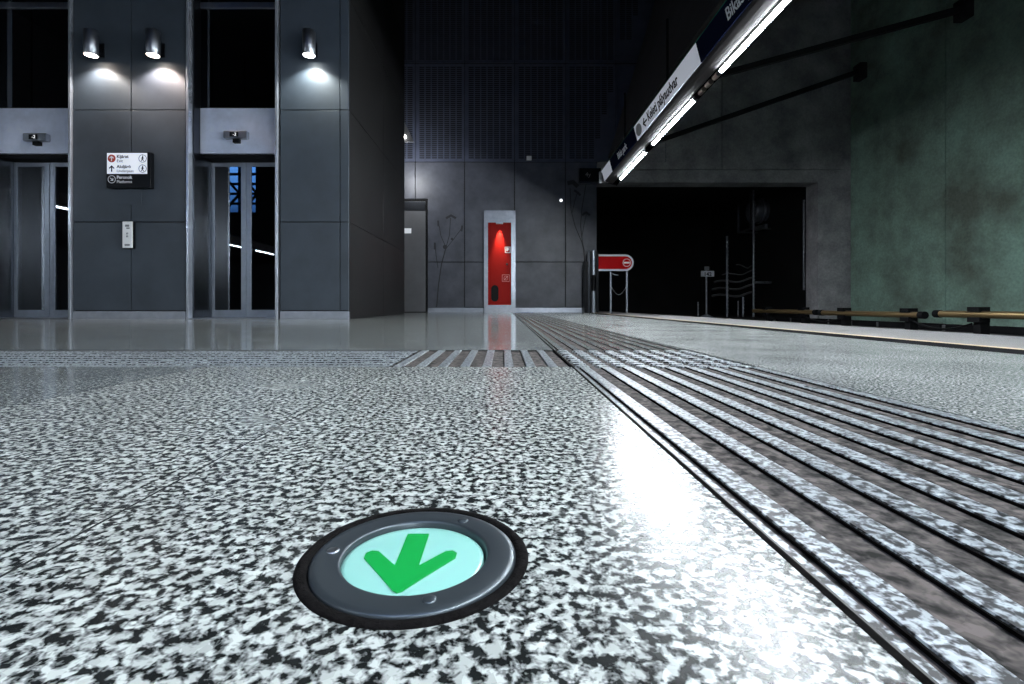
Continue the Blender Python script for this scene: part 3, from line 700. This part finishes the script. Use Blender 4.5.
# arrow and oval line badge on the white sign
def sign_poly(pts, name, mat, lift=.0095):
    m = MB(); P = []
    for y, v in pts: a = b0 + upv*v + nrm*lift; a.y = y; P.append(a)
    R = [p - nrm*.002 for p in P]; k = len(P)
    m.add(P+R, [list(range(k)), list(range(2*k-1, k-1, -1))] + [(i, (i+1) % k, k+(i+1) % k, k+i) for i in range(k)]); return m.build(name, mat, tb)
sign_poly([(7.50+.14*math.cos(2*PI*k/24)-.06, .107+.085*math.sin(2*PI*k/24)) for k in range(24)], 'line_badge', M['greyicon'])
sign_poly([(7.22, .105), (7.13, .17), (7.10, .155), (7.155, .117), (7.02, .117), (7.02, .093), (7.155, .093), (7.10, .055), (7.13, .04)], 'sign_arrow', M['black'])
m = MB(); a = b1 + nrm*.004
m.box(a.x-.004, a.x+.012, -12.0, 10.14, a.z, a.z+.010); m.build('glass_edge', M['greenedge'], tb)
# second beam over the far platform (left, outside the picture, seen mirrored in the lift glass)
tl = [(5.5-2.1*k, 3.75-2.1*k) for k in range(9)]
beam(-11.1, 6.0, -13.6, -1, 'hanging lamp beam over the far platform', tl, M['tubeleft'], False)

# fill pendants added behind the camera to light floor, walls and signs
def pendant(x, y, z, label, power):  # builds one added fill pendant
    t = thing('fill_pendant', label, 'added fill lamp', (x, y, z), 'added fill pendants over the platform')
    MB().lathe((x, y, z), [(.15, .02), (.17, 0), (.175, .02), (.175, .30), (.12, .36), (.02, .38)], 32).build('fill_lamp_shade', M['steeldark'], t)
    MB().lathe((x, y, z), [(.15, .03), (.002, .029)], 32).build('lens', M['fill_pend'], t)
    MB().tube([(x, y, z+.37), (x, y, ZT)], .012, 6).build('fill_pendant_cable', M['black'], t)
    l = bpy.data.lights.new('fill_pendant_spot', 'SPOT'); l.energy = power; l.color = (.88,.95,1); l.spot_size = math.radians(PSIZE); l.spot_blend = PBLEND; l.shadow_soft_size = .14
    o = bpy.data.objects.new('fill_light', l); COL.objects.link(o); o.parent = t; o.location = (0, 0, -.01)
PSIZE, PBLEND, PPOW = 154, .22, 190
for x, y, lab in ((-6.0, -3.0, 'added fill pendant behind the camera, front one of the left pair'), (-6.0, -8.0, 'added fill pendant behind the camera, rear one of the left pair'),
                  (-.8, -3.0, 'added fill pendant behind the camera, front one of the right pair'), (-.8, -8.0, 'added fill pendant behind the camera, rear one of the right pair')):
    pendant(x, y, 5.2, lab, PPOW)

# ------------------------------------------------------------------ things past the tracks
XBAR = 6.2
def rail(ya, yb, z, label, brackets):
    t = thing('tube_rail', label, 'rail', (XBAR, ya, z), 'brass tube rails along the far side of the track')
    MB().tube([(XBAR, ya-.07, z), (XBAR, yb+.07, z)], .046, 20).build('tube', M['gold'], t)
    for e, d in ((ya, -1), (yb, 1)): MB().tube([(XBAR, e, z), (XBAR, e+.09*d, z)], .055, 20).build('end_cap', M['black'], t)
    for y in brackets:
        b = MB(); b.box(XBAR-.055, XBAR+.055, y-.085, y+.085, z+.035, z+.10, .006); b.box(XBAR-.055, XBAR+.055, y-.085, y+.085, z-.10, z-.035, .006); b.box(XBAR+.05, XBAR+.09, y-.085, y+.085, z-.10, z+.10)
        b.box(XBAR+.0, XBAR+.12, y-.05, y+.05, -.34, z-.09); b.box(XBAR+.0, XBAR+.5, y-.06, y+.06, -.36, -.30); b.build('bracket', M['black'], t)
    return t
rail(12.27, 9.72, .055, 'dull brass tube rail in front of the dark tunnel mouth', (11.6, 10.2))
rail(9.64, 7.24, .05, 'brass tube rail across the pillar foot and the green wall corner', (8.99, 7.56))
rail(7.07, 4.67, .075, 'brass tube rail at the right edge below the green wall', (6.45, 5.2))
mb = MB(); pts = []
for k in range(13): u = k/12; pts.append((XBAR+.02, 7.465 - u*.922, -.05 - .09*math.sin(PI*u)))
mb = MB().tube(pts, .014, 8).build('loop_cable', M['black']); mb['label'] = 'black cable sagging between the two brass rails under the green wall'; mb['category'] = 'cable'
pts = [(XBAR+.02, 10.11 - k/12*1.03, -.05 - .07*math.sin(PI*k/12)) for k in range(13)]
mb = MB().tube(pts, .014, 8).build('loop_cable', M['black']); mb['label'] = 'black cable sagging between the two brass rails near the tunnel mouth'; mb['category'] = 'cable'
t = thing('cable_trough', 'low black panelled trough under the brass rails along the wall', 'trough', (6.9, 8, LEDGE))
y = 12.4
while y > 3.5:
    MB().box(6.85, 6.95, y-.60, y, LEDGE-.01, -.095, .006).build('trough_panel', M['rubber'], t)
    MB().box(6.87, 6.93, y-.675, y-.605, LEDGE-.01, -.11).build('post', M['doorleaf'], t); y -= .68

# barrier at the platform end
YG = 12.85
t = thing('barrier_post', 'steel barrier post with dark slot at the end of the back wall', 'barrier post', (X(593,YG), YG, 0))
gx = X(593.5, YG); gz = Z(250.5, YG)
MB().tube([(gx, YG, 0), (gx, YG, Z(291,YG))], .05, 20).build('lower_column', M['steel'], t); MB().tube([(gx, YG, Z(275,YG)), (gx, YG, gz)], .05, 20).build('upper_column', M['steel'], t)
MB().tube([(gx, YG, Z(291,YG)), (gx, YG, Z(275,YG))], .046, 20).build('reader_slot', M['black'], t)
MB().box(X(588,YG), X(589.6,YG), YG-.03, YG+.05, 0, gz, .005).build('side_rail', M['steeldark'], t)
MB().box(X(589.8,YG), X(591.3,YG), YG, YG+.05, 0, gz-.02).build('back_plate', M['blackgloss'], t)
MB().box(X(596,YG), X(598.5,YG), YG-.02, YG+.06, 0, gz-.02).build('back_plate', M['blackgloss'], t)
MB().box(X(584,YG), X(587.8,YG), YG-.05, YG+.2, 0, Z(262,YG), .01).build('side_cabinet', M['blackgloss'], t)
t = thing('no_entry_sign', 'red rounded no-entry sign board on two steel legs beyond the barrier', 'sign', (X(615,YG), YG+.1, 0))
yy = YG + .1
def stadium(x0, x1, z0, z1):
    r = (z1-z0)/2; return [(x0, z0), (x1-r, z0)] + [(x1-r+r*math.sin(PI*k/16), z0+r-r*math.cos(PI*k/16)) for k in range(1, 16)] + [(x1-r, z1), (x0, z1)]
a, b, c0, c1 = X(597.5,yy), X(633.5,yy), Z(271,yy), Z(254.5,yy)
MB().prism(stadium(a, b, c0, c1), 'y', yy-.02, yy+.02).build('board', M['white'], t)
MB().prism(stadium(a, b-.05, c0+.05, c1-.05), 'y', yy-.026, yy-.02).build('red_field', M['redsign'], t)
mb = MB(); ex, ez = X(626.5,yy), (c0+c1)/2; annulus(mb, ex, ez, .105, .014, yy-.026, 24); mb.box(ex-.075, ex+.075, yy-.03, yy-.026, ez-.022, ez+.022); mb.build('no_entry_mark', M['whitebright'], t)
for q in (611, 627.3): MB().tube([(X(q,yy), yy+.045, 0), (X(q,yy), yy+.045, c1-.1)], .03, 14).build('leg', M['steel'], t)
mb = MB(); x0c, x1c = X(611,yy), X(627.3,yy); pts = [(x0c + (x1c-x0c)*k/16, yy+.045, Z(285.5,yy) - .24*math.sin(PI*k/16)) for k in range(17)]
for k in range(16): mb.tube([pts[k], pts[k+1]], .011 if k % 2 else .007, 6)
mb.build('chain', M['steelmid'], t)
pts = [(x0c + .2*k/6, yy+.045, Z(272.5,yy) - .07*math.sin(PI*.5*k/6)) for k in range(7)]; MB().tube(pts, .016, 8).build('chain_stub', M['steelmid'], t)

# tunnel equipment on the far ledge
YT = 16.0
t = thing('track_marker', 'small white number plate on a thin post inside the dark tunnel mouth', 'track marker', (X(706,YT), YT, LEDGE))
mx = X(706.3,YT)
MB().tube([(mx, YT, LEDGE), (mx, YT, Z(270,YT))], .028, 12).build('post', M['galv'], t)
MB().box(X(700.5,YT), X(713.6,YT), YT-.045, YT-.03, Z(276.6,YT), Z(271,YT)).build('plate', M['white'], t)
MB().box(X(704,YT), X(708.6,YT), YT-.045, YT-.03, Z(270.4,YT), Z(266.6,YT)).build('top_plate', M['greyicon'], t)
text('lettering', '142', M['black'], t, facing_cam(X(703.2,YT), YT-.046, Z(276,YT)), .17, bold=.004)
mb = MB(); mb.box(mx-.2, mx+.2, YT-.06, YT+.06, LEDGE, LEDGE+.02); mb.prism([(mx-.2, LEDGE+.02), (mx+.2, LEDGE+.02), (mx+.03, LEDGE+.10), (mx-.03, LEDGE+.10)], 'y', YT-.02, YT+.02); mb.build('base', M['galv'], t)
def pole(px, ytop, label, Y=16.6, r=.035):
    x = X(px, Y); p = MB()
    p.tube([(x, Y, LEDGE), (x, Y, Z(ytop, Y))], r, 10)
    z = LEDGE + .15
    while z < Z(ytop, Y) - .1: p.box(x-r-.004, x+r+.004, Y-r-.004, Y-r+.01, z, z+.03); z += .12      # perforated channel ribs
    o = p.build('channel_post', M['galv']); o['label'] = label; o['category'] = 'post'; o['group'] = 'channel posts in the tunnel'; return o
tall = pole(753.5, 190, 'tallest grey channel post in the tunnel, left of the fan')
pole(727, 236, 'grey channel post in the tunnel at the left end of the cable rows')
pole(743, 297, 'short grey post right of the middle, under the cable rows', r=.03)
pole(738, 301, 'thin short post just left of the other short post under the cables', r=.016)
pole(698, 302, 'thin short post left of the number plate', r=.022)
YK = 16.75
def cable(pxa, ya, pxb, yb, label, r=.028):
    pts = []
    for k in range(15):
        u = k/14; pts.append((X(pxa+(pxb-pxa)*u, YK), YK + .04*math.sin(9*u), Z(ya+(yb-ya)*u, YK) + .045*math.sin(2.5*PI*u) - .03*math.sin(PI*u)))
    o = MB().tube(pts, r, 8).build('cable_run', M['cable']); o['label'] = label; o['category'] = 'cable'; o['group'] = 'cable rows behind the tunnel posts'
cable(712, 296, 754, 293, 'lowest black cable row behind the tunnel posts', .04)
cable(712, 289.5, 754, 285.5, 'second lowest black cable row behind the tunnel posts', .035)
cable(714, 282, 754, 278.5, 'middle black cable row behind the tunnel posts', .035)
cable(722, 275, 754, 271, 'thin fourth cable row from the bottom behind the tunnel posts', .02)
cable(736, 265, 754, 266.5, 'topmost short cable row beside the tallest post', .02)
MB().box(X(754,16.6)+.03, X(771,16.6), 16.55, 16.65, Z(283.5,16.6), Z(281.5,16.6), .008).build('arm', M['galv'], tall)
# ventilation fan hung in a frame
YV = 17.4
t = thing('tunnel_fan', 'dark drum fan hanging in a steel frame at the tunnel ceiling', 'fan', (X(768,YV), YV, Z(231,YV)))
fx, fz = X(769,YV), Z(210.5,YV)
MB().lathe((fx, YV+.1, fz), [(.33,-.62),(.40,-.60),(.43,-.52),(.43,-.30),(.40,-.27),(.40,.27),(.43,.30),(.43,.52),(.40,.60),(.33,.62)], 36, 'x').build('drum', simple('glossy dark drum', (.30,.32,.36), .25, .5, .3, 5), t)
for dx in (-.30, .30): MB().lathe((fx+dx, YV+.1, fz), [(.435,-.03),(.45,-.03),(.45,.03),(.435,.03)], 36, 'x').build('band', M['galv'], t)
f = MB(); l0, l1, zb, zt = X(745,YV), X(790,YV), Z(231,YV), 4.1
f.box(l0, l1, YV-.38, YV-.33, zb, zb+.05); f.box(l0, l1, YV+.53, YV+.58, zb, zb+.05)
for q in (l0, l1-.05): f.box(q, q+.05, YV-.38, YV-.33, zb, zt); f.box(q, q+.05, YV+.53, YV+.58, zb, zt); f.box(q, q+.05, YV-.33, YV+.53, zb, zb+.05)
f.build('frame', M['steelmid'], t)
for q in (761, 782): MB().box(X(q,YV)-.05, X(q,YV)+.05, YV-.36, YV+.3, zb+.05, zb+.2).build('clamp', M['galv'], t)
o = MB().tube([(X(804,14.3), 14.3, Z(290,14.3)), (X(804,14.3), 14.3, Z(200,14.3))], .03, 10).build('wall_pipe', M['galv']); o['label'] = 'thin vertical grey pipe just inside the right tunnel jamb'; o['category'] = 'pipe'
o.location.z = 0

# ------------------------------------------------------------------ camera, light, colour
cam = bpy.data.cameras.new('camera'); co = bpy.data.objects.new('camera', cam); COL.objects.link(co)
cam.sensor_width = 36; cam.sensor_fit = 'HORIZONTAL'; cam.lens = F/1024*36
cam.shift_x = (512-CX)/1024; cam.shift_y = -(342-HZ)/1024; cam.clip_start = .02; cam.clip_end = 200
co.location = (0, 0, H); co.rotation_euler = (PI/2, 0, 0); S.camera = co

w = bpy.data.worlds.new('World'); S.world = w; w.use_nodes = True
nt = w.node_tree; bg = nt.nodes['Background']; bg.inputs[1].default_value = 3.0
tc = nt.nodes.new('ShaderNodeTexCoord'); sp = nt.nodes.new('ShaderNodeSeparateXYZ'); rp = nt.nodes.new('ShaderNodeValToRGB')      # dusk sky, dim near the horizon
rp.color_ramp.elements[0].position = .15; rp.color_ramp.elements[0].color = (.004,.02,.075,1); rp.color_ramp.elements[1].position = .26; rp.color_ramp.elements[1].color = (.15,.43,.95,1); k = rp.color_ramp.elements.new(.5); k.color = (.07,.24,.66,1)
nt.links.new(tc.outputs['Generated'], sp.inputs[0]); nt.links.new(sp.outputs[2], rp.inputs[0]); nt.links.new(rp.outputs[0], bg.inputs[0])
S.view_settings.view_transform = 'Standard'; S.view_settings.look = 'None'; S.view_settings.gamma = 1; S.view_settings.exposure = 1.0
S.view_settings.use_curve_mapping = False
S.cycles.use_denoising = True; S.cycles.sample_clamp_indirect = 4; S.cycles.sample_clamp_direct = 45; S.cycles.caustics_reflective = False; S.cycles.caustics_refractive = False; S.cycles.blur_glossy = 1.0
S.cycles.max_bounces = 8; S.cycles.transparent_max_bounces = 12
